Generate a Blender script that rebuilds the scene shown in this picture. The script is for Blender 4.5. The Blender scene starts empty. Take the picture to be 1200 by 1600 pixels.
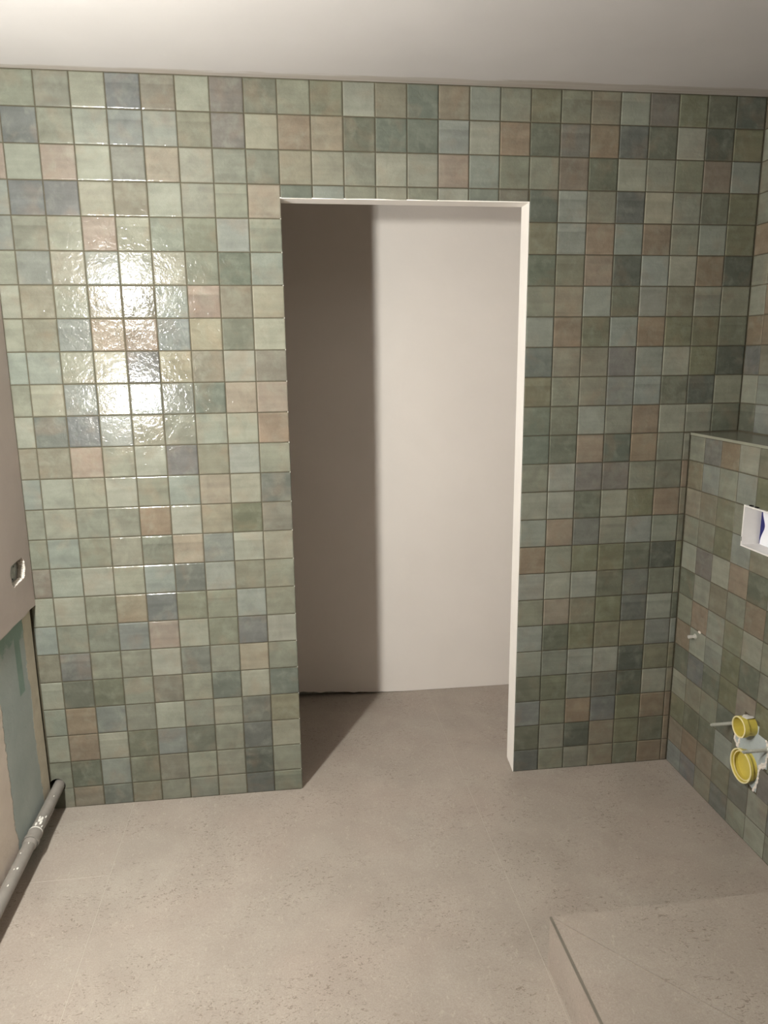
import bpy, bmesh, math, random
from mathutils import Matrix, Vector

# ------------------------------------------------------------------ units
# One unit below is one wall tile (0.1 m): x runs along the tiled wall from the left edge of the
# doorway, y runs into the wall (the room is at negative y), z runs down from the ceiling.
U = 0.1
ZF = 23.82
def P(x, y, z):
    return Vector((x*U, y*U, (z+ZF)*U))
def zf(x):                                    # the floor falls slightly towards the right
    return -23.815 - 0.0065*x
rnd = random.Random(11)

# ------------------------------------------------------------------ camera
scene = bpy.context.scene
R = ((0.9909600, -0.1337399, -0.0105812), (-0.0379277, -0.2036269, -0.9783136), (0.1286850, 0.9698710, -0.2068586))
cam_d = bpy.data.cameras.new('camera')
cam_d.sensor_fit = 'VERTICAL'
cam_d.sensor_height = 36.0
cam_d.lens = 1136.4353*36.0/1600.0
cam_d.clip_start = 0.02
cam = bpy.data.objects.new('camera', cam_d)
scene.collection.objects.link(cam)
M = Matrix(((R[0][0], -R[1][0], -R[2][0]), (R[0][1], -R[1][1], -R[2][1]), (R[0][2], -R[1][2], -R[2][2]))).to_4x4()
M.translation = P(-0.08840, -24.34782, -8.30060)
cam.matrix_world = M
scene.camera = cam

# ------------------------------------------------------------------ world, exposure
w = bpy.data.worlds.new('world')
w.use_nodes = True
w.node_tree.nodes['Background'].inputs[0].default_value = (0, 0, 0, 1)
w.node_tree.nodes['Background'].inputs[1].default_value = 0.0
scene.world = w
vs = scene.view_settings
vs.view_transform = 'Standard'
vs.look = 'None'
vs.gamma = 1.0
vs.use_curve_mapping = False
vs.exposure = 0.0
LAMP = 1400.0                                  # radiance of the lamp globes
LAMP_COL = (1.0, 1.0, 0.95)

# ------------------------------------------------------------------ materials
def lin(c):
    return tuple(((v/255.0)/12.92 if v/255.0 <= 0.04045 else ((v/255.0+0.055)/1.055)**2.4) for v in c)
class NT:
    def __init__(self, name, rough=0.6, spec=0.4):
        self.m = bpy.data.materials.new(name); self.m.use_nodes = True
        self.t = self.m.node_tree; self.b = self.t.nodes['Principled BSDF']
        self.b.inputs['Roughness'].default_value = rough
        self.b.inputs['Specular IOR Level'].default_value = spec
    def n(self, typ, **kw):
        nd = self.t.nodes.new(typ)
        for k, v in kw.items(): setattr(nd, k, v)
        return nd
    def link(self, a, b): self.t.links.new(a, b)
    def coord(self):
        if not hasattr(self, '_c'): self._c = self.n('ShaderNodeTexCoord').outputs['Object']
        return self._c
    def vmap(self, vec, scale=(1, 1, 1), loc=(0, 0, 0), rot=(0, 0, 0)):
        mp = self.n('ShaderNodeMapping')
        mp.inputs['Scale'].default_value = scale; mp.inputs['Location'].default_value = loc; mp.inputs['Rotation'].default_value = rot
        self.link(vec, mp.inputs['Vector']); return mp.outputs[0]
    def noise(self, vec, scale, detail=3, rough=0.55, dist=0.0):
        nd = self.n('ShaderNodeTexNoise')
        nd.inputs['Scale'].default_value = scale; nd.inputs['Detail'].default_value = detail
        nd.inputs['Roughness'].default_value = rough; nd.inputs['Distortion'].default_value = dist
        self.link(vec, nd.inputs['Vector']); return nd.outputs['Fac']
    def ramp(self, fac, a, b, lo=0.0, hi=1.0):
        nd = self.n('ShaderNodeMapRange'); nd.clamp = True
        nd.inputs['From Min'].default_value = a; nd.inputs['From Max'].default_value = b
        nd.inputs['To Min'].default_value = lo; nd.inputs['To Max'].default_value = hi
        self.link(fac, nd.inputs['Value']); return nd.outputs[0]
    def math(self, op, a, b=None):
        nd = self.n('ShaderNodeMath', operation=op)
        for i, v in enumerate((a, b)):
            if v is None: continue
            if isinstance(v, (int, float)): nd.inputs[i].default_value = v
            else: self.link(v, nd.inputs[i])
        return nd.outputs[0]
    def mix(self, fac, a, b, mode='MIX'):
        nd = self.n('ShaderNodeMix', data_type='RGBA', blend_type=mode)
        for i, v in ((0, fac), (6, a), (7, b)):
            if isinstance(v, (int, float)): nd.inputs[i].default_value = v
            elif isinstance(v, tuple): nd.inputs[i].default_value = (*v, 1) if len(v) == 3 else v
            else: self.link(v, nd.inputs[i])
        return nd.outputs[2]
    def col(self, c):
        if isinstance(c, tuple): self.b.inputs['Base Color'].default_value = (*c, 1)
        else: self.link(c, self.b.inputs['Base Color'])
    def bump(self, h, dist, strength=1.0, prev=None):
        nd = self.n('ShaderNodeBump'); nd.inputs['Strength'].default_value = strength
        nd.inputs['Distance'].default_value = dist
        self.link(h, nd.inputs['Height'])
        if prev is not None: self.link(prev, nd.inputs['Normal'])
        self.link(nd.outputs[0], self.b.inputs['Normal']); return nd.outputs[0]
    def sep(self, vec):
        nd = self.n('ShaderNodeSeparateXYZ'); self.link(vec, nd.inputs[0]); return nd.outputs

def mat_plain(name, rgb, rough=0.6, spec=0.4, var=0.06, scale=30.0, metal=0.0, bump=0.0):
    m = NT(name, rough, spec); c = lin(rgb)
    f = m.noise(m.coord(), scale, 4)
    m.col(m.mix(m.ramp(f, 0.3, 0.7), tuple(v*(1-var) for v in c), tuple(min(1, v*(1+var)) for v in c)))
    m.b.inputs['Metallic'].default_value = metal
    if bump: m.bump(m.noise(m.coord(), scale*3, 4), bump)
    return m.m

def mat_glazed_tile():
    m = NT('glazed_zellige_tile', 0.13, 0.38)
    oi = m.n('ShaderNodeObjectInfo')
    off = m.math('MULTIPLY', oi.outputs['Random'], 37.0)
    cx = m.n('ShaderNodeCombineXYZ')
    for i in range(3): m.link(off, cx.inputs[i])
    va = m.n('ShaderNodeVectorMath', operation='ADD')
    m.link(m.coord(), va.inputs[0]); m.link(cx.outputs[0], va.inputs[1])
    v = va.outputs[0]
    big = m.noise(v, 16.0, 3, 0.6, 0.6)
    c = m.mix(m.ramp(big, 0.32, 0.68), oi.outputs['Color'], oi.outputs['Color'])
    def mul(c, f, a, b, lo, hi):
        g = m.ramp(f, a, b, lo, hi)
        cc = m.n('ShaderNodeCombineColor')
        for i in range(3): m.link(g, cc.inputs[i])
        return m.mix(1.0, c, cc.outputs[0], 'MULTIPLY')
    c = mul(c, big, 0.3, 0.7, 0.88, 1.12)
    # brushed glaze bands running one way on some of the tiles
    band = m.noise(m.vmap(v, (2.0, 2.0, 34.0)), 1.0, 2, 0.6)
    c = mul(c, band, 0.35, 0.65, 0.92, 1.08)
    # thin glaze: paler green-grey clouds and a few warm ones
    cloud = m.noise(m.vmap(v, (1, 1, 1), (5, 2, 9)), 22.0, 4, 0.6, 0.3)
    c = m.mix(m.ramp(cloud, 0.5, 0.75, 0.0, 0.28), c, lin((136, 140, 126)))
    warm = m.noise(m.vmap(v, (1, 1, 1), (1, 7, 3)), 14.0, 2, 0.5, 0.3)
    c = m.mix(m.ramp(warm, 0.52, 0.75, 0.0, 0.22), c, lin((130, 108, 88)))
    # on some tiles one edge was dipped a second time: a paler strip with a darker run beside it
    sz = m.sep(m.coord())[2]
    some = m.ramp(oi.outputs['Random'], 0.88, 0.885)
    c = mul(c, m.math('MULTIPLY', some, m.ramp(sz, 0.020, 0.024)), 0.0, 1.0, 1.0, 1.09)
    run = m.math('MULTIPLY', m.ramp(sz, -0.002, 0.018), m.ramp(sz, 0.020, 0.023, 1, 0))
    c = mul(c, m.math('MULTIPLY', some, run), 0.0, 1.0, 1.0, 0.9)
    grain = m.noise(v, 500.0, 2, 0.6)
    c = mul(c, grain, 0.3, 0.7, 0.94, 1.06)
    m.col(c)
    h1 = m.noise(v, 55.0, 2, 0.5, 0.8)
    h2 = m.noise(v, 190.0, 2, 0.5, 0.5)
    h = m.math('ADD', h1, m.math('MULTIPLY', h2, 0.22))
    m.bump(h, 0.0009)
    m.link(m.ramp(big, 0.3, 0.7, 0.08, 0.16), m.b.inputs['Roughness'])
    return m.m

def mat_floor_stone(name, gain):
    m = NT(name, 0.42, 0.35)
    v = m.coord()
    mot = m.noise(v, 6.0, 5, 0.6, 0.4)
    c = m.mix(m.ramp(mot, 0.3, 0.7), lin((161, 151, 141)), lin((175, 166, 155)))
    pk = m.noise(m.vmap(v, loc=(3, 1, 2)), 3.0, 3, 0.5)
    c = m.mix(m.ramp(pk, 0.45, 0.7, 0, 0.35), c, lin((178, 161, 150)))
    grain = m.noise(v, 260.0, 3, 0.7)
    c = m.mix(m.ramp(grain, 0.40, 0.62, 0.0, 0.35), c, lin((140, 127, 114)))
    # small dark fossil flecks, denser in places
    fl = m.noise(m.vmap(v, (1.0, 1.8, 1.0), rot=(0, 0, 0.5)), 75.0, 2, 0.5, 1.4)
    dens = m.noise(m.vmap(v, loc=(7, 4, 0)), 5.0, 3, 0.6)
    fm = m.math('MULTIPLY', m.ramp(fl, 0.60, 0.65), m.ramp(dens, 0.40, 0.60))
    c = m.mix(m.math('MULTIPLY', fm, 0.6), c, lin((108, 96, 84)))
    pf = m.noise(m.vmap(v, (1.6, 1.0, 1.0), loc=(2, 9, 0), rot=(0, 0, -0.6)), 60.0, 2, 0.5, 1.6)
    c = m.mix(m.ramp(pf, 0.62, 0.68, 0, 0.35), c, lin((192, 181, 168)))
    c = m.mix(1.0, c, (gain, gain, gain), 'MULTIPLY')
    m.col(c)
    m.bump(m.noise(v, 120.0, 4), 0.0004)
    return m.m

def mat_plaster(name, a, b, scale=4.0, rough=0.75, bump=0.0006):
    m = NT(name, rough, 0.25)
    v = m.coord()
    f = m.noise(v, scale, 5, 0.55, 0.3)
    m.col(m.mix(m.ramp(f, 0.3, 0.7), lin(a), lin(b)))
    m.bump(m.noise(v, 45.0, 5, 0.6), bump)
    return m.m

def mat_ceiling():
    m = NT('white_ceiling_paint', 0.7, 0.3)
    v = m.coord(); s = m.sep(v)
    f = m.noise(v, 3.0, 4)
    c = m.mix(m.ramp(f, 0.3, 0.7), lin((184, 180, 177)), lin((190, 186, 183)))
    # ragged smear of filler where the ceiling meets the tiled wall, wider to the right
    rag = m.noise(m.vmap(v, (3.0, 40.0, 1.0)), 1.5, 4, 0.6)
    yy = m.math('ADD', s[1], m.math('MULTIPLY', m.math('SUBTRACT', rag, 0.5), 0.055))
    edge = m.math('SUBTRACT', yy, m.ramp(s[0], -0.4, 0.9, -0.030, -0.062))
    band = m.ramp(edge, 0.0, 0.006)
    streak = m.noise(m.vmap(v, (2.0, 90.0, 1.0), loc=(3, 1, 0)), 1.5, 3, 0.6)
    c = m.mix(m.math('MULTIPLY', band, m.ramp(streak, 0.3, 0.7, 0.4, 1.0)), c, lin((160, 151, 140)))
    m.col(c)
    m.bump(m.noise(v, 25.0, 4), 0.0006)
    return m.m

def mat_left_low():
    # green moisture-resistant board washed with grey primer, plaster left along both sides
    m = NT('green_board_with_plaster', 0.8, 0.2)
    v = m.coord(); s = m.sep(v)
    n1 = m.noise(v, 14.0, 5, 0.65)
    n2 = m.noise(m.vmap(v, loc=(4, 4, 4)), 9.0, 4, 0.6)
    green = m.mix(m.ramp(n2, 0.35, 0.65), lin((138, 160, 149)), lin((150, 171, 160)))
    wash_edge = m.math('ADD', s[2], m.math('MULTIPLY', n1, 0.25))
    wash = m.ramp(wash_edge, 0.66, 0.72, 0.0, 1.0)
    # bare green kept at the top and in one upright bar
    bar = m.math('MULTIPLY', m.math('MULTIPLY', m.ramp(s[1], -0.172, -0.168), m.ramp(s[1], -0.128, -0.124, 1, 0)), m.ramp(s[2], 0.515, 0.52))
    bare = m.math('MAXIMUM', m.ramp(wash_edge, 0.80, 0.83), bar)
    c = m.mix(bare, m.mix(m.ramp(n2, 0.3, 0.7), lin((172, 182, 178)), lin((184, 192, 188))), green)
    yb = m.math('ADD', s[1], m.math('MULTIPLY', m.math('SUBTRACT', n1, 0.5), 0.06))
    strip = m.ramp(yb, -0.088, -0.084)
    c = m.mix(strip, c, m.mix(m.ramp(n1, 0.3, 0.7), lin((196, 187, 168)), lin((216, 207, 188))))
    near = m.ramp(yb, -0.330, -0.324, 1, 0)
    c = m.mix(near, c, m.mix(m.ramp(n2, 0.3, 0.7), lin((226, 212, 199)), lin((234, 221, 209))))
    m.col(c)
    h = m.math('MAXIMUM', strip, near)
    b1 = m.bump(h, 0.003)
    m.bump(m.noise(v, 60.0, 5), 0.0012, 1.0, b1)
    return m.m

MT = {}
MT['tile'] = mat_glazed_tile()
MT['stone'] = mat_floor_stone('beige_stone_tile', 0.95)
MT['grout'] = mat_plain('dark_grout', (78, 73, 60), 0.9, 0.1, 0.1, 60)
MT['pale_grout'] = mat_plain('pale_floor_grout', (178, 169, 158), 0.8, 0.2, 0.05, 60)
MT['white'] = mat_plaster('white_wall_paint', (236, 230, 223), (241, 236, 229))
MT['niche'] = mat_plaster('off_white_wall_paint', (224, 216, 208), (230, 222, 214), 2.5)
MT['ceiling'] = mat_ceiling()
MT['bare'] = mat_plaster('bare_grey_plaster', (150, 145, 138), (165, 160, 152), 3.0)
MT['pinkgrey'] = mat_plaster('grey_pink_plaster', (184, 171, 163), (200, 187, 179), 3.0, 0.75, 0.0008)
MT['leftlow'] = mat_left_low()
MT['raw'] = mat_plain('raw_grey_masonry', (176, 178, 172), 0.9, 0.1, 0.2, 60, bump=0.003)
MT['chalk'] = mat_plain('chalky_plaster_edge', (222, 214, 204), 0.9, 0.1, 0.08, 80, bump=0.002)
MT['metal'] = mat_plain('brushed_grey_profile', (124, 118, 108), 0.4, 0.5, 0.05, 80, metal=0.15)
MT['pipe_grey'] = mat_plain('grey_plastic_pipe', (134, 128, 121), 0.38, 0.5, 0.10, 25)
MT['splash'] = mat_plain('white_plaster_splash', (226, 222, 214), 0.6, 0.4, 0.04, 60)
MT['white_plastic'] = mat_plain('white_plastic', (222, 219, 216), 0.4, 0.5, 0.03, 30)
MT['blue_plastic'] = mat_plain('dark_blue_plastic', (26, 28, 96), 0.35, 0.5, 0.1, 40)
MT['card'] = mat_plain('white_card', (232, 233, 238), 0.6, 0.3, 0.02, 30)
MT['red_print'] = mat_plain('pale_red_print', (214, 168, 168), 0.6, 0.3, 0.02, 30)
MT['black'] = mat_plain('matte_black', (30, 28, 26), 0.8, 0.2, 0.1, 40)
MT['yellow'] = mat_plain('yellow_plastic', (198, 181, 84), 0.35, 0.5, 0.05, 40)
MT['cream'] = mat_plain('pale_yellow_plastic', (230, 219, 168), 0.35, 0.5, 0.04, 40)
MT['steel'] = mat_plain('zinc_threaded_steel', (186, 186, 176), 0.35, 0.5, 0.1, 200, metal=0.3)
MT['board'] = mat_plain('pale_blue_grey_board', (170, 178, 178), 0.85, 0.2, 0.06, 40)
MT['chrome'] = mat_plain('chrome', (225, 222, 215), 0.2, 0.6, 0.02, 40, metal=0.4)
MT['ledge'] = mat_plain('grey_green_glazed_ledge', (134, 134, 120), 0.22, 0.5, 0.08, 12)
MT['lamp_metal'] = mat_plain('black_lamp_metal', (40, 40, 42), 0.4, 0.5, 0.05, 40)
gl = NT('lit_lamp_globe', 0.5)
gl.b.inputs['Base Color'].default_value = (0.9, 0.9, 0.88, 1)
gl.b.inputs['Emission Color'].default_value = (*LAMP_COL, 1)
gl.b.inputs['Emission Strength'].default_value = LAMP
MT['globe'] = gl.m

# ------------------------------------------------------------------ object helpers
COL = scene.collection
def wpos(o):
    v = Vector((0, 0, 0))
    while o is not None:
        v = v + o.location; o = o.parent
    return v
def obj(name, bm, mat, parent=None, smooth=False, kind=None, label=None, recalc=True):
    """Links a bmesh whose vertices are given in tile units (world frame) as one object."""
    if recalc: bmesh.ops.recalc_face_normals(bm, faces=bm.faces)
    o0 = wpos(parent) if parent else Vector((0, 0, 0))
    for v in bm.verts: v.co = P(*v.co) - o0
    me = bpy.data.meshes.new(name)
    bm.to_mesh(me); bm.free()
    me.materials.append(MT[mat])
    if smooth:
        me.polygons.foreach_set('use_smooth', [True]*len(me.polygons))
        me.set_sharp_from_angle(angle=math.radians(40))
    o = bpy.data.objects.new(name, me); COL.objects.link(o)
    if parent: o.parent = parent
    if kind: o['kind'] = kind
    if label: o['label'] = label
    return o
def tag(o, label, cat, group=None, kind=None):
    o['label'] = label; o['category'] = cat
    if group: o['group'] = group
    if kind: o['kind'] = kind
    return o
def thing(name, label, cat, base, group=None):
    o = bpy.data.objects.new(name, None); COL.objects.link(o)
    o.empty_display_size = 0.05
    o.location = P(*base)
    return tag(o, label, cat, group)
def box(bm, x0, x1, y0, y1, z0, z1):
    vs_ = [bm.verts.new(c) for c in ((x0, y0, z0), (x1, y0, z0), (x1, y1, z0), (x0, y1, z0), (x0, y0, z1), (x1, y0, z1), (x1, y1, z1), (x0, y1, z1))]
    for f in ((0, 3, 2, 1), (4, 5, 6, 7), (0, 1, 5, 4), (1, 2, 6, 5), (2, 3, 7, 6), (3, 0, 4, 7)):
        bm.faces.new([vs_[i] for i in f])
    return bm
def nb(): return bmesh.new()
def prism(bm, pts, axis, a, b):
    """Extrudes a polygon (pairs of the two other axes, in xyz order) along an axis from a to b."""
    def mk(p, t):
        if axis == 0: return (t, p[0], p[1])
        if axis == 1: return (p[0], t, p[1])
        return (p[0], p[1], t)
    A = [bm.verts.new(mk(p, a)) for p in pts]; B = [bm.verts.new(mk(p, b)) for p in pts]
    bm.faces.new(A); bm.faces.new(B[::-1])
    n = len(pts)
    for i in range(n): bm.faces.new((A[i], B[i], B[(i+1) % n], A[(i+1) % n]))
    return bm
def slab_with_hole(bm, outer, hole, axis, a, b):
    """A slab with one hole through it: both loops are pairs of the two other axes."""
    def mk(p, t):
        if axis == 0: return (t, p[0], p[1])
        if axis == 1: return (p[0], t, p[1])
        return (p[0], p[1], t)
    for t in (a, b):
        es = []
        for loop in (outer, hole):
            vs_ = [bm.verts.new(mk(p, t)) for p in loop]
            es += [bm.edges.new((vs_[i], vs_[(i+1) % len(vs_)])) for i in range(len(vs_))]
            if t == a: loop_a = vs_; (store_a := globals().setdefault('_la', [])).append(vs_)
            else: globals().setdefault('_lb', []).append(vs_)
        bmesh.ops.triangle_fill(bm, edges=es, use_beauty=True)
    for A, B in zip(globals()['_la'], globals()['_lb']):
        n = len(A)
        for i in range(n): bm.faces.new((A[i], A[(i+1) % n], B[(i+1) % n], B[i]))
    globals()['_la'] = []; globals()['_lb'] = []
    return bm
def lathe(bm, c, d, prof, seg=24, cap0=True, cap1=True):
    """Turned body: prof is a list of (distance along d, radius) from point c."""
    d = Vector(d).normalized(); c = Vector(c)
    u = d.orthogonal().normalized(); v = d.cross(u)
    rings = []
    for t, r in prof:
        rings.append([bm.verts.new(c + d*t + (u*math.cos(2*math.pi*i/seg) + v*math.sin(2*math.pi*i/seg))*max(r, 1e-4)) for i in range(seg)])
    for A, B in zip(rings, rings[1:]):
        for i in range(seg): bm.faces.new((A[i], A[(i+1) % seg], B[(i+1) % seg], B[i]))
    if cap0: bm.faces.new(rings[0][::-1])
    if cap1: bm.faces.new(rings[-1])
    return bm
def blob(bm, c, r, seed, squash=(1, 1, 1)):
    q = random.Random(seed)
    g = bmesh.ops.create_icosphere(bm, subdivisions=2, radius=1.0)
    for v in g['verts']:
        k = r*q.uniform(0.7, 1.2)
        v.co = Vector((v.co.x*k*squash[0]+c[0], v.co.y*k*squash[1]+c[1], v.co.z*k*squash[2]+c[2]))
    return bm

# ------------------------------------------------------------------ the setting: shell
GAP = 0.026                 # joint between wall tiles
TT = 0.07                   # tile thickness shown
GR = 0.022                  # depth of the grout behind the tile face
XL, XR, XB = -8.57, 16.05, 14.25
YN = -31.0                  # wall behind the viewer
YW = 0.75                   # far side of the tiled wall
LZ = -3.40                  # underside of the lintel

def struct(name, bm, mat, label, cat, **kw):
    return tag(obj(name, bm, mat, **kw), label, cat, kind='structure')

bm = nb(); pts = [(-10, YN-0.6), (17.5, YN-0.6), (17.5, 8.4), (-10, 8.4)]
A = [bm.verts.new((x, y, zf(x)-0.004)) for x, y in pts]; B = [bm.verts.new((x, y, zf(x)-1.0)) for x, y in pts]
bm.faces.new(A); bm.faces.new(B[::-1])
for i in range(4): bm.faces.new((A[i], B[i], B[(i+1) % 4], A[(i+1) % 4]))
floor = struct('floor', bm, 'pale_grout', 'beige stone floor of large tiles with pale joints', 'floor')
def floor_tile(x0, x1, y0, y1):
    bm = nb(); j = 0.006; b = 0.005
    lo = [(x0+j, y0+j), (x1-j, y0+j), (x1-j, y1-j), (x0+j, y1-j)]
    hi = [(x0+j+b, y0+j+b), (x1-j-b, y0+j+b), (x1-j-b, y1-j-b), (x0+j+b, y1-j-b)]
    A = [bm.verts.new((x, y, zf(x)-0.035)) for x, y in lo]
    B = [bm.verts.new((x, y, zf(x)-0.006)) for x, y in lo]
    Cc = [bm.verts.new((x, y, zf(x))) for x, y in hi]
    for a, c in ((A, B), (B, Cc)):
        for i in range(4): bm.faces.new((a[i], a[(i+1) % 4], c[(i+1) % 4], c[i]))
    bm.faces.new(Cc)
    obj('floor_tile', bm, 'stone', floor)
for x0, x1, ys in ((-9.0, -6.0, (YN, -15.8, -3.8, 8.2)), (-6.0, 6.07, (YN, -20.0, 8.2)), (6.07, 16.3, (YN, -20.0, 8.2))):
    for y0, y1 in zip(ys, ys[1:]): floor_tile(x0, x1, y0, y1)

bm = box(nb(), -10, 17.5, YN-0.6, YW, 0.0, 1.0)
struct('ceiling', bm, 'ceiling', 'white painted ceiling with a smear of filler along the tiled wall', 'ceiling')
HX, HZ, HR = -8.53, -22.87, 0.27       # hole for the waste pipe
ring = [(HX+HR*math.cos(2*math.pi*i/28), HZ+HR*math.sin(2*math.pi*i/28)) for i in range(28)]
bm = slab_with_hole(nb(), [(-9.6, -24.5), (-0.03, -24.5), (-0.03, 0.06), (-9.6, 0.06)], ring, 1, GR, YW)
wall_bl = struct('wall_back_left', bm, 'grout', 'sage green tiled wall between the plaster wall and the doorway', 'wall')
wall_br = struct('wall_back_right', box(box(nb(), 8.03, 17.2, GR, 0.06, -24.5, 0.06), 8.16, 17.2, 0.06, YW, -24.5, 0.06), 'grout', 'dim green tiled wall between the doorway and the tiled ledge', 'wall')
wall_bt = struct('wall_back_top', box(nb(), -0.03, 8.03, GR, YW, LZ+0.03, 0.06), 'grout', 'strip of green tiles above the doorway', 'wall')
obj('hole_back', box(nb(), -8.9, -8.1, YW-0.12, YW-0.02, -23.3, -22.4), 'raw', wall_bl)
# plastered reveals of the doorway
def reveal_poly(x0, x1):
    q = random.Random(5)
    pts = [(0.005, LZ), (0.005, zf(x0)+0.02)]
    for i in range(9): pts.append((0.06+i*0.085, zf(x0)+0.03+i*0.022+q.uniform(-0.01, 0.02)))
    pts.append((YW, LZ))
    back = [(max(y, 0.06), z) for y, z in pts]
    return prism(prism(nb(), pts, 0, x0, x1), back, 0, x1, 8.16)
struct('trim_1', prism(nb(), [(0.03, LZ), (0.03, zf(0)), (YW, zf(0)), (YW, LZ)], 0, -0.03, 0.0), 'white', 'white plastered reveal on the shaded side of the doorway', 'door reveal')
struct('trim_2', reveal_poly(8.0, 8.03), 'white', 'brightly lit white plastered reveal on the doorway', 'door reveal')
struct('trim_3', box(nb(), -0.03, 8.03, 0.004, YW, LZ, LZ+0.03), 'white', 'white plastered underside of the lintel over the doorway', 'door reveal')
# raw wall in the gap under the broken foot of the lit reveal
obj('raw_edge', box(nb(), 8.15, 8.2, 0.07, YW-0.02, zf(8)-0.3, zf(8)+0.5), 'raw', wall_br)

# little room behind the doorway
q = random.Random(3)
pts = [(-3.5, -0.2), (-3.5, zf(-3)+0.16)]
N = 60
for i in range(N+1):
    x = -3.0 + 16.0*i/N
    lift = 0.26*max(0.0, min(1.0, (5.0-x)/4.5))**1.3 + 0.012
    pts.append((x, zf(x)+lift*(0.75+0.5*q.random())))
pts += [(13.5, -0.2)]
NY = 7.42
struct('wall_niche_back', prism(nb(), pts, 1, NY, NY+0.35), 'niche', 'off-white painted wall seen through the doorway', 'wall')
struct('wall_niche_core', box(nb(), -3.6, 13.6, NY+0.34, NY+0.9, -24.6, 0.9), 'raw', 'raw masonry in the gap under the painted wall beyond the doorway', 'wall')
struct('wall_niche_left', box(nb(), -3.6, -3.0, YW, NY+0.1, -24.6, 0.9), 'niche', 'off-white side wall out of sight behind the shaded reveal', 'wall')
struct('wall_niche_right', box(nb(), 13.0, 13.6, YW, NY+0.1, -24.6, 0.9), 'niche', 'off-white side wall out of sight behind the lit reveal', 'wall')
struct('ceiling_niche', box(nb(), -3.6, 13.6, YW, NY+0.9, 0.0, 0.9), 'white', 'white ceiling beyond the doorway', 'ceiling')
struct('wall_front', box(nb(), -9.6, 17.2, YN-0.6, YN, -24.6, 0.06), 'bare', 'plain grey plaster wall behind the viewer', 'wall')

# plaster wall on the left: thick upper layer with a rough cut-out, thinner board below
hole = [(-0.714, -14.365), (-1.664, -14.388), (-1.79, -14.63), (-1.697, -15.009), (-1.557, -15.084), (-0.69, -15.05), (-0.516, -14.771), (-0.567, -14.49)]
q = random.Random(8)
bot = [(YN + (0.0-YN)*i/60, -16.2 + q.uniform(-0.03, 0.03)) for i in range(61)]
outer = bot + [(0.0, 0.05), (YN, 0.05)]
bm = slab_with_hole(nb(), outer, hole, 0, XL, XL-0.5)
wall_l = struct('wall_left', bm, 'pinkgrey', 'grey pink plaster wall with a small rough cut-out', 'wall')
bm = box(nb(), -9.07, -9.7, YN, 0.0, -24.6, 0.05)
obj('masonry_core', bm, 'raw', wall_l)
bm = nb(); prism(bm, [(YN, -24.3), (-0.10, -24.3), (-0.13, -20.0), (-0.09, -16.1), (YN, -16.1)], 0, -8.74, -9.07)
obj('lower_board', bm, 'leftlow', wall_l, label='green board with grey wash and beige plaster strips')
obj('corner_gap', box(nb(), -9.07, -9.03, -0.14, GR, -24.3, -16.1), 'raw', wall_l)
# inside of the cut-out: grey masonry, chalky broken rim
bm = nb(); box(bm, -9.06, -8.80, -1.95, -0.35, -15.3, -14.2)
rec = obj('cut_out_back', bm, 'raw', wall_l)
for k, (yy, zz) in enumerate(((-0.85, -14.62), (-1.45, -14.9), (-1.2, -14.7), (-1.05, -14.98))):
    obj('hole_shade_disc', lathe(nb(), (-8.815, yy, zz), (1, 0, 0), [(0, 0.03), (0.025, 0.03)], 10), 'lamp_metal', rec)  # dark discs put in for the shadow inside small holes
bm = nb()
rim = [hole[4], hole[5], hole[6], hole[7]]
for i in range(len(rim)-1):
    a, b = rim[i], rim[i+1]
    for s in range(8):
        t = s/8.0
        blob(bm, (-8.68, a[0]+(b[0]-a[0])*t, a[1]+(b[1]-a[1])*t), 0.06, 50+i*9+s, (1.9, 0.8, 0.8))
obj('chalk_rim', bm, 'chalk', wall_l, kind='stuff')

# right wall, upper part, and the pre-wall below it that carries the ledge
wall_r = struct('wall_right', box(nb(), XR+GR, XR+0.8, YN, GR, -24.6, 0.06), 'grout', 'green tiled wall above the ledge', 'wall')
FY0, FY1, FZ0, FZ1 = -5.52, -3.50, -14.29, -12.95        # flush opening
bm = slab_with_hole(nb(), [(YN, -24.6), (GR, -24.6), (GR, -11.10), (YN, -11.10)], [(FY0, FZ0), (FY1, FZ0), (FY1, FZ1), (FY0, FZ1)], 0, XB+GR, XB+0.7)
wall_rl = struct('wall_right_lower', bm, 'grout', 'half-height tiled pre-wall with the toilet connections', 'wall')
for y0, y1 in ((-9.0, 0.0), (-18.0, -9.0), (YN, -18.0)):
    obj('ledge_tile', box(nb(), XB+0.05, XR+GR, y0+0.012, y1-0.004, -11.12, -11.02), 'ledge', wall_rl)
obj('ledge_edge_profile', box(nb(), XB-0.012, XB+0.05, YN, -0.004, -11.10, -11.012), 'ledge', wall_rl, label='slim glazed edge strip')

# ------------------------------------------------------------------ wall tiles
PAL = {  # glaze colours
 'g': (150, 152, 129), 'l': (169, 171, 148), 'c': (156, 163, 148), 'b': (129, 132, 127), 'v': (139, 134, 123),
 'e': (124, 134, 116), 'd': (124, 128, 106), 'D': (106, 112, 97), 'p': (172, 155, 133), 't': (157, 139, 111),
 'y': (171, 162, 132), 'o': (150, 145, 120), 'i': (135, 136, 103)}
PALGAIN = 0.49
PALSAT = 0.72
def tile_col(code, gain=1.0):
    cs = [lin(PAL[ch]) for ch in code]
    c = [sum(v[i] for v in cs)/len(cs) for i in range(3)]
    g0 = 0.3*c[0]+0.6*c[1]+0.1*c[2]
    c = [g0+(v-g0)*PALSAT for v in c]
    k = rnd.uniform(0.95, 1.05)*PALGAIN*gain
    return (c[0]*k*rnd.uniform(0.98, 1.02), c[1]*k, c[2]*k*rnd.uniform(0.97, 1.03), 1.0)
MESH = {}
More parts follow.
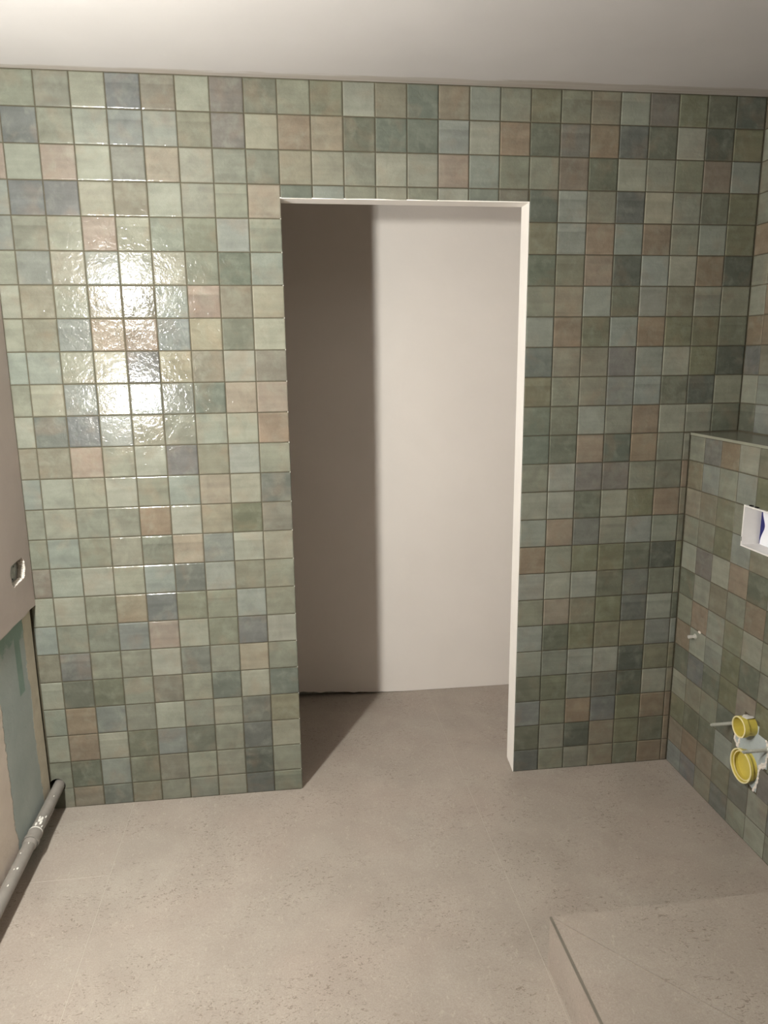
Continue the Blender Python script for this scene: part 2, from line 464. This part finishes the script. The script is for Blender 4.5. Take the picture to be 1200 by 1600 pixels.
def tile_mesh(w_, h_):
    key = (round(w_, 3), round(h_, 3))
    if key in MESH: return MESH[key]
    bm = nb(); rings = []
    for ins, y in ((0.0, TT), (0.0, 0.022), (0.010, 0.008), (0.034, 0.0)):
        a, b = w_/2-ins, h_/2-ins
        rings.append([bm.verts.new((x*U, y*U, z*U)) for x, z in ((-a, -b), (a, -b), (a, b), (-a, b))])
    for A, B in zip(rings, rings[1:]):
        for i in range(4): bm.faces.new((A[i], A[(i+1) % 4], B[(i+1) % 4], B[i]))
    bm.faces.new(rings[-1])
    bmesh.ops.recalc_face_normals(bm, faces=bm.faces)
    # open at the back: make sure the front looks towards -y
    if rings[-1][0].link_faces and [f for f in bm.faces if abs(f.normal.y) > 0.99][0].normal.y > 0:
        bmesh.ops.reverse_faces(bm, faces=bm.faces)
    me = bpy.data.meshes.new('wall_tile'); bm.to_mesh(me); bm.free()
    me.materials.append(MT['tile']); MESH[key] = me
    return me
def add_tile(parent, code, a0, a1, z0, z1, side, gain=1.0):
    """side 'back': a is x, face at y=0; otherwise a is -y and the face is at x=side."""
    w_, h_ = a1-a0-GAP, z1-z0-GAP
    o = bpy.data.objects.new('wall_tile', tile_mesh(w_, h_)); COL.objects.link(o)
    ca, cz = (a0+a1)/2, (z0+z1)/2
    pr = rnd.uniform(-0.004, 0.003)
    tx, tz = rnd.gauss(0, 0.0045), rnd.gauss(0, 0.0045)
    if side == 'back':
        o.location = P(ca, pr, cz); o.rotation_euler = (tx, 0, tz)
    else:
        o.location = P(side+pr, -ca, cz); o.rotation_euler = (tx, 0, -math.pi/2+tz)
    o.color = tile_col(code, gain)
    o.parent = parent
    return o
def cut_tile(parent, code, pts, side, gain=1.0):
    """A tile cut to an outline given as (-y, z) pairs on the wall at x=side."""
    bm = prism(nb(), [(-a, z) for a, z in pts], 0, side, side+TT)
    o = obj('wall_tile', bm, 'tile', parent); o.color = tile_col(code, gain); return o

LEFT = """
g g g l b ov l v dg
bc b g lc bc cl go v yl
p cl p l bg yp lg g gd
c b b ly o l lg gl py
cb g l p l cg g c gl
gl cb ly c l ly g e c
l yo gl o ov c p o ly
lg o bc t tp cb y gd l
c c g ly vb y o l ov
g ly cb l c cv e py p
l bd b c lo g cl l t
o o pt gl l vb og cl g
c l ol l g c yp ly bd
g ol g g t l yo di ov
g c g ol gd py cb l ly
vt cl l lg c bd lc go g
l l g ty b gi g c og
c g dg cb p l ig b l
o bv g g l db g y g
l d di g ov gl e l e
cg t cb g l g lg bd oi
l t l id cb d g Db yl
g d c di o lg lo D g
g ot bd io g g lg Db eg""".split('\n')[1:]
TOP = """
g gi l o e to c g
t ty d e e c l t
yo lo g l gl p c g
e c g ol g l ce ov""".split('\n')[1:]
RIGHT = """
oi gi o cl v i d D
d dv t Db d l D i
g vt d l g gi vt c
De c go Db ly g d i
oi c t c t g c i
de ig pt D c l t D
g ty c d cg oi g g
cg t id c t i i d
eb o o bv c l i D
io g go cb c d D g
e dg lc g t l g d
e de tp De t g
g lc v v g dg
lg cl d l i t
c tp bd g c gc
t g i i d D
cl l lc d bd dg
g po o i Db c
c d i io oi cb
gc cd c cl D oi
d id cd db D lg
bc gi t b i t
d g D to i d
Db g g to di t""".split('\n')[1:]
STRIP = "g t o d i g d c i o t t t".split()
def code_lum(code):
    return sum(0.3*c[0]+0.6*c[1]+0.1*c[2] for c in (lin(PAL[ch]) for ch in code))/len(code)
def level(cells, mean=0.305):
    """Gain that makes the glaze mix equally pale all over a wall (removes any trend along it)."""
    import numpy as np
    A = np.array([(1.0, c, r) for c, r, l in cells]); y = np.array([l for c, r, l in cells])
    k = np.linalg.lstsq(A, y, rcond=None)[0]
    return lambda c, r: float(mean/(k[0]+k[1]*c+k[2]*r))
cells = [(j+c0, r, code_lum(cd)) for rows, c0 in ((LEFT, -9), (TOP, 0), (RIGHT, 8)) for r, row in enumerate(rows) for j, cd in enumerate(row.split())]
tile_gain = level(cells)
def rowz(r): return (-0.012 if r == 0 else -float(r))
def rowb(r, x): return (zf(x)+0.005 if r == 23 else -float(r+1))
for r, row in enumerate(LEFT):
    for j, code in enumerate(row.split()):
        k = j-9
        a0 = (XL if r < 16 else -8.72) if k == -9 else k
        if k == -9 and r in (22, 23):                       # cut round the waste pipe
            e = GAP/2; xl, xr = a0+e, -8.0-e; cut = -23.0
            zc = cut+e if r == 22 else cut-e
            dx = math.sqrt(HR*HR-(zc-HZ)**2); t0 = math.atan2(zc-HZ, dx)
            t1 = math.acos((xl-HX)/HR) * (1 if r == 22 else -1)
            arc = [(HX+HR*math.cos(t0+(t1-t0)*n/14), HZ+HR*math.sin(t0+(t1-t0)*n/14)) for n in range(15)]
            far = -22.0-e if r == 22 else zf(-8.5)+0.02
            pts = arc + [(xl, far), (xr, far), (xr, zc)]
            o = obj('wall_tile', prism(nb(), pts, 1, 0.0, TT), 'tile', wall_bl)
            o.color = tile_col(code, tile_gain(k, r)); continue
        add_tile(wall_bl, code, a0, k+1+(0.0 if k < -1 or r < 3 else 0.013), rowb(r, k+0.5), rowz(r), 'back', tile_gain(k, r))
for r, row in enumerate(TOP):
    for j, code in enumerate(row.split()):
        add_tile(wall_bt, code, j, j+1, LZ-0.012 if r == 3 else rowb(r, j), rowz(r), 'back', tile_gain(j, r))
for r, row in enumerate(RIGHT):
    codes = row.split()
    for j, code in enumerate(codes):
        k = j+8
        add_tile(wall_br, code, k+(0.03 if k == 8 and r >= 3 else 0), XR if k == 15 else k+1, rowb(r, k+0.5), rowz(r), 'back', tile_gain(k, r))
    if r >= 11:
        add_tile(wall_br, STRIP[r-11], 14, XB, rowb(r, 14), -11.02 if r == 11 else rowz(r), 'back', tile_gain(14, r))
MIXR = ['g', 'l', 'c', 'd', 'i', 'o', 't', 'g', 'v', 'c', 'gd', 'b', 'lg', 'po', 'i']
UPPER = [['t'], ['l'], ['g'], ['g'], ['t'], ['lg'], ['l'], ['t', 't'], ['b', 'o'], ['l', 'c'], ['d', 'c']]
NCOL = 14
for r in range(11):
    for d in range(NCOL):
        code = UPPER[r][d] if d < len(UPPER[r]) else rnd.choice(MIXR)
        a0 = 0.0 if d == 0 else d-0.15
        add_tile(wall_r, code, a0, d+0.85, -10.99 if r == 10 else rowb(r, 0), rowz(r), XR)
LOWER = """
g vb t l oi
ti c lg c i
tl o gi il x
g og i c x
l v l tp d c
d lg o g t d
g t cl ig l g
t l gc i d g
d b d i op i
lg o g de x x
i id d cl x x
to t ot oi dv lg
cb b o db g l g""".split('\n')[1:]
low_gain = level([(j, r+11, code_lum(cd)) for r, row in enumerate(LOWER) for j, cd in enumerate(row.split()) if cd != 'x'])
for rr, row in enumerate(LOWER):
    r = rr+11; codes = row.split()
    for d in range(NCOL):
        a0 = 0.0 if d == 0 else d-0.07
        a1 = d+0.93
        z1 = -11.10 if r == 11 else -float(r)
        z0 = zf(XB)+0.005 if r == 23 else -float(r+1)
        if r >= 22 and a1 > 9.0: continue                       # behind the platform
        code = codes[d] if d < len(codes) else rnd.choice(MIXR)
        if r in (13, 14) and d in (3, 4, 5): continue
        if r in (19, 20, 21) and d in (4, 5): continue
        add_tile(wall_rl, code, a0, a1, z0, z1, XB, low_gain(min(d, 6), r))
h = GAP/2
# tiles cut round the flush opening
fy1, fy0, fz0 = -FY1, -FY0, FZ0
cut_tile(wall_rl, 'il', [(2.93+h, -14+h), (fy1-0.02, -14+h), (fy1-0.02, -13-h), (2.93+h, -13-h)], XB, low_gain(4, 14))
cut_tile(wall_rl, 'c', [(2.93+h, -15+h), (3.93-h, -15+h), (3.93-h, fz0-0.02), (fy1-0.02, fz0-0.02), (fy1-0.02, -14-h), (2.93+h, -14-h)], XB, low_gain(4, 14))
cut_tile(wall_rl, 'o', [(3.93+h, -15+h), (4.93-h, -15+h), (4.93-h, fz0-0.02), (3.93+h, fz0-0.02)], XB, low_gain(4, 14))
cut_tile(wall_rl, 'g', [(4.93+h, -15+h), (5.93-h, -15+h), (5.93-h, -14-h), (fy0+0.02, -14-h), (fy0+0.02, fz0-0.02), (4.93+h, fz0-0.02)], XB, low_gain(4, 14))
cut_tile(wall_rl, 'i', [(fy0+0.02, -14+h), (5.93-h, -14+h), (5.93-h, -13-h), (fy0+0.02, -13-h)], XB, low_gain(4, 14))
# tiles cut round the toilet connections
cut_tile(wall_rl, 'op', [(3.93+h, -20+h), (4.42, -20+h), (4.42, -19.58), (4.93-h, -19.58), (4.93-h, -19-h), (3.93+h, -19-h)], XB, low_gain(4, 20))
cut_tile(wall_rl, 'i', [(5.18, -20+h), (5.93-h, -20+h), (5.93-h, -19-h), (4.93+h, -19-h), (4.93+h, -19.58), (5.18, -19.58)], XB, low_gain(4, 20))
cut_tile(wall_rl, 'g', [(3.93+h, -22+h), (4.93-h, -22+h), (4.93-h, -21.86), (4.30, -21.70), (4.20, -21.0), (4.12, -20.85), (3.93+h, -20.8)], XB, low_gain(4, 20))
cut_tile(wall_rl, 'v', [(5.38, -22+h), (5.93-h, -22+h), (5.93-h, -21.05), (5.38, -21.0)], XB, low_gain(4, 20))
cut_tile(wall_rl, 'g', [(5.72, -21+h), (5.93-h, -21+h), (5.93-h, -20-h), (5.66, -20-h)], XB, low_gain(4, 20))
# board laid bare between the cut tiles, with crumbled plaster along its edges
bm = prism(nb(), [(-3.95, -20.0), (-4.02, -20.82), (-4.3, -21.75), (-5.3, -21.95), (-5.4, -21.0), (-5.72, -20.9), (-5.68, -20.02), (-5.16, -19.75), (-4.45, -19.75)], 0, XB+GR-0.008, XB+0.06)
obj('exposed_board', bm, 'board', wall_rl, label='pale blue-grey board laid bare between cut tiles')
bm = nb(); q = random.Random(21)
for line in ([(-3.98, -20.3), (-4.04, -20.75), (-4.22, -20.95), (-4.3, -20.6)], [(-5.2, -21.95), (-5.35, -21.5), (-5.36, -21.05), (-5.62, -20.85), (-5.7, -20.3), (-5.55, -20.0)], [(-5.36, -21.0), (-5.55, -20.8)]):
    for a, b in zip(line, line[1:]):
        for s in range(7):
            t = s/7.0
            blob(bm, (XB+0.01, a[0]+(b[0]-a[0])*t+q.uniform(-0.02, 0.02), a[1]+(b[1]-a[1])*t+q.uniform(-0.02, 0.02)), 0.042, int(1e5*abs(a[0])+s), (0.6, 1, 1.2))
obj('plaster_crumb', bm, 'chalk', wall_rl, kind='stuff')

# ------------------------------------------------------------------ shower platform
PH, PX, PY = 1.5, 6.13, -8.95
zt = zf(6)+PH
pl = thing('shower_platform', 'raised beige stone-tiled platform with a grey metal corner edge', 'platform', (10, -15, zf(10)))
XE, YE = XB+0.0, -22.0
obj('core', box(nb(), PX+0.10, XE, YE, PY-0.10, zf(6)-0.1, zt-0.10), 'pale_grout', pl)
# top laid in pieces with a diagonal cut running in from the corner
def top_piece(pts):
    obj('top_tile', prism(nb(), pts, 2, zt-0.11, zt), 'stone', pl)
g_ = 0.014
sl = 1.185
c0 = (PX+0.03, PY)
def dpt(t): return (c0[0]+t, c0[1]-t*sl)
e = dpt(6.5)
top_piece([(c0[0]+g_, PY), (XE, PY), (XE, e[1]), (e[0]+g_, e[1])])
top_piece([(c0[0], PY-g_*1.2), (e[0]-g_, e[1]-g_*0.2), (e[0]-g_, YE), (c0[0], YE)])
top_piece([(e[0]+g_, YE), (e[0]+g_, e[1]-2*g_), (XE, e[1]-2*g_), (XE, YE)])
obj('side_tile', prism(nb(), [(YE, zf(6)-0.03), (PY-0.01, zf(6)-0.03), (PY-0.01, zt-0.045), (YE, zt-0.045)], 0, PX, PX+0.10), 'stone', pl)
obj('back_tile', box(nb(), PX+0.005, XE, PY-0.10, PY, zf(6)-0.1, zt-0.112), 'stone', pl)
bm = box(nb(), PX-0.012, PX+0.05, YE, PY-0.002, zt-0.045, zt+0.006)
obj('edge_trim', bm, 'metal', pl, label='grey metal edge trim')

# ------------------------------------------------------------------ grey waste pipe along the left wall
pp = thing('waste_pipe', 'grey plastic waste pipe running low along the plaster wall', 'pipe', (-8.48, -3, zf(-8.5)))
a = Vector((-8.48, 0.60, -22.859)); b = Vector((-8.48, -20.0, -23.42))
d = (b-a).normalized(); L = (b-a).length
j = 3.11
obj('pipe_section', lathe(nb(), a, d, [(0, 0.19), (j+0.2, 0.19)], 28), 'pipe_grey', pp, smooth=True)
obj('pipe_section', lathe(nb(), a+d*(j+0.45), d, [(0, 0.19), (L-j-0.45, 0.19)], 28), 'pipe_grey', pp, smooth=True)
obj('socket_joint', lathe(nb(), a+d*j, d, [(0, 0.17), (0.0, 0.212), (0.05, 0.228), (0.10, 0.228), (0.14, 0.214), (0.62, 0.214), (0.66, 0.192), (0.66, 0.17)], 28), 'pipe_grey', pp, smooth=True)
obj('seal_ring', lathe(nb(), a+d*(j-0.02), d, [(0, 0.17), (0, 0.222), (0.05, 0.226), (0.05, 0.17)], 28), 'splash', pp, smooth=True, label='white ring of plaster at the joint')
bm = lathe(nb(), a+d*(j+0.35), d, [(0, 0.232), (0, 0.245), (0.16, 0.245), (0.16, 0.232), (0, 0.232)], 28, False, False)
box(bm, -8.74, -8.70, -2.98, -2.86, -23.20, -22.95)
obj('wall_clip', bm, 'pipe_grey', pp)
for k, (t, ang, r) in enumerate(((0.9, 60, 0.022), (1.95, 40, 0.03), (2.1, 65, 0.045), (2.2, 80, 0.05), (2.3, 58, 0.055), (2.38, 95, 0.04), (2.05, 90, 0.035), (2.42, 35, 0.03), (3.75, 100, 0.022), (4.4, 62, 0.03), (4.45, 85, 0.02), (5.1, 70, 0.025), (3.3, 75, 0.02))):
    th = math.radians(ang)
    c = a + d*(t+0.56) + Vector((math.cos(th)*0.195, 0, math.sin(th)*0.195))
    obj('plaster_splash', blob(nb(), c, r, 300+k, (0.9, 1.9, 0.7)), 'splash', pp)
# ------------------------------------------------------------------ flush opening in the pre-wall
fl = thing('flush_box', 'white plastic cistern opening with a blue plate and white card inside', 'flush box', (XB, -4.5, FZ0))
bm = nb(); t = 0.05; x0, x1 = XB-0.075, XB+0.70
slab_with_hole(bm, [(FY0, FZ0), (FY1, FZ0), (FY1, FZ1), (FY0, FZ1)], [(FY0+t, FZ0+t), (FY1-t, FZ0+t), (FY1-t, FZ1-t), (FY0+t, FZ1-t)], 0, x0, x1)
obj('frame', bm, 'white_plastic', fl)
obj('blue_plate', box(nb(), XB+0.53, XB+0.62, FY0+0.02, FY1-0.02, FZ0+0.02, FZ1-0.02), 'blue_plastic', fl, label='dark blue plate')
pts = []
for i in range(21):
    z = FZ1-0.06-(FZ1-FZ0-0.12)*i/20
    s = i/20
    pts.append((FY1-0.17-0.16*math.exp(-((s-0.50)/0.22)**2)+0.03*max(0, s-0.72)/0.28, z))
pts += [(FY0+0.06, FZ0+0.06), (FY0+0.06, FZ1-0.06)]
card = obj('card', prism(nb(), pts, 0, XB+0.48, XB+0.53), 'card', fl, label='white card with a wavy edge')
for k, (yy, zz) in enumerate(((-4.32, -13.14), (-4.36, -13.30), (-4.38, -13.75))):
    obj('print_mark', box(nb(), XB+0.476, XB+0.482, yy-0.10, yy, zz-0.03, zz), 'red_print', card)
obj('slot_shade_mark', box(nb(), XB-0.078, XB-0.07, FY1-0.036, FY1-0.014, FZ0+0.16, FZ0+0.30), 'black', fl)  # black mark painted in for the darkness of a slot
for yy in (-3.75, -4.02):
    obj('latch', box(nb(), XB-0.07, XB-0.0, yy-0.13, yy, FZ1-0.002, FZ1+0.035), 'black', fl)

# ------------------------------------------------------------------ toilet connections
def bolt(y, z, label, g):
    t = thing('threaded_rod', label, 'bolt', (XB, y, z), g)
    n = 46; prof = []
    for i in range(n):
        prof.append((0.0+0.92*i/n, 0.048 if i % 2 else 0.058))
    prof += [(0.92, 0.05), (0.95, 0.035)]
    obj('rod', lathe(nb(), (XB+0.1, y, z), (-1, 0, 0), prof, 14), 'steel', t, smooth=True)
    obj('nut', lathe(nb(), (XB+0.06, y, z), (-1, 0, 0), [(0, 0.11), (0.10, 0.11), (0.115, 0.09)], 6), 'steel', t)
bolt(-3.97, -20.24, 'threaded steel rod sticking out beside the small yellow pipe', None)
bolt(-5.68, -20.24, 'threaded steel rod crossing above the large yellow pipe', None)
def stub(name, label, y, z, r, out, flare, cat='pipe stub', inner=None):
    t = thing(name, label, cat, (XB, y, z-r))
    wl = 0.035
    bm = lathe(nb(), (XB+0.18, y, z), (-1, 0, 0), [(0, r-wl), (0, r), (0.18+out*0.55, r), (0.18+out*0.60, r+flare), (0.18+out-0.02, r+flare), (0.18+out, r+flare-0.012), (0.18+out, r+flare-wl), (0.18+out-0.03, r+flare-wl-0.006), (0.05, r-wl)], 40, False, False)
    obj('pipe_body', bm, 'yellow', t, smooth=True)
    obj('rim', lathe(nb(), (XB-out+0.012, y, z), (-1, 0, 0), [(0, r+flare-wl-0.008), (0, r+flare+0.006), (0.018, r+flare+0.004), (0.022, r+flare-0.01), (0.022, r+flare-wl), (0, r+flare-wl-0.008)], 40, False, False), 'cream', t, smooth=True)
    obj('end_cap', lathe(nb(), (XB+0.0, y, z), (-1, 0, 0), [(0, r-wl+0.005), (0.02, r-wl+0.005)], 32), 'yellow', t)
    return t
t = stub('flush_pipe', 'small yellow plastic pipe stub below a cut tile', -4.80, -19.90, 0.31, 0.44, 0.03)
obj('plaster_smear', blob(nb(), (XB-0.16, -4.82, -19.57), 0.09, 77, (2.4, 1.7, 0.35)), 'splash', t)
t = stub('soil_pipe', 'large yellow plastic pipe stub close to the floor', -4.80, -21.28, 0.50, 0.24, 0.045, inner=True)
obj('inner_lip', lathe(nb(), (XB-0.16, -4.80, -21.28), (-1, 0, 0), [(0, 0.44), (0, 0.475), (0.02, 0.478), (0.03, 0.46), (0.03, 0.44), (0, 0.44)], 40, False, False), 'cream', t, smooth=True)
t = thing('water_fitting', 'small chrome water fitting sticking out of the tiled pre-wall', 'fitting', (XB, -1.32, -18.24))
obj('collar', lathe(nb(), (XB+0.01, -1.32, -18.24), (-1, 0, 0), [(0, 0.10), (0.03, 0.10), (0.04, 0.075)], 20), 'steel', t, smooth=True)
obj('nipple', lathe(nb(), (XB, -1.32, -18.24), (-1, 0, 0), [(0, 0.062), (0.10, 0.062), (0.11, 0.05), (0.14, 0.05), (0.15, 0.062), (0.27, 0.062), (0.27, 0.036), (0.02, 0.034)], 20), 'chrome', t, smooth=True)
obj('plaster_fleck', blob(nb(), (XB-0.005, -1.55, -17.99), 0.06, 90, (0.3, 1.4, 0.8)), 'chalk', t)

# ------------------------------------------------------------------ the lamp that lights the room (left of the view)
LAMP_Z = (-4.95, -9.9)
LX, LY = -7.75, -14.5
ll = thing('floor_lamp_offscreen', 'black floor lamp with two round white globes on one pole', 'lamp', (LX+0.1, LY-0.62, zf(LX)))
bx, by = LX+0.1, LY-0.62
obj('base', lathe(nb(), (bx, by, zf(LX)), (0, 0, 1), [(0, 0.60), (0.12, 0.60), (0.18, 0.56), (0.22, 0.1)], 40), 'lamp_metal', ll, smooth=True)
obj('pole', lathe(nb(), (bx, by, zf(LX)+0.2), (0, 0, 1), [(0, 0.08), (19.6, 0.08)], 16), 'lamp_metal', ll, smooth=True)
for zz in LAMP_Z:
    obj('arm', lathe(nb(), (bx, by, zz), (0, 1, 0), [(0, 0.06), (0.20, 0.06), (0.20, 0.14), (0.26, 0.14)], 16), 'lamp_metal', ll, smooth=True)
    bm = nb()
    bmesh.ops.create_uvsphere(bm, u_segments=32, v_segments=20, radius=0.42)
    for v in bm.verts: v.co += Vector((bx, LY+0.04, zz))
    obj('globe_offscreen', bm, 'globe', ll, smooth=True)
    prof = [(0.50*(1-math.cos(math.radians(a_))), 0.50*math.sin(math.radians(a_))) for a_ in range(6, 84, 7)]
    prof += [(t_, r_-0.025) for t_, r_ in reversed(prof[1:])]
    obj('bounce_blocker', lathe(nb(), (bx, LY+0.04-0.50, zz), (0, 1, 0), prof, 32, True, True), 'lamp_metal', ll, smooth=True)  # unseen shell added behind each globe to cut bounced light
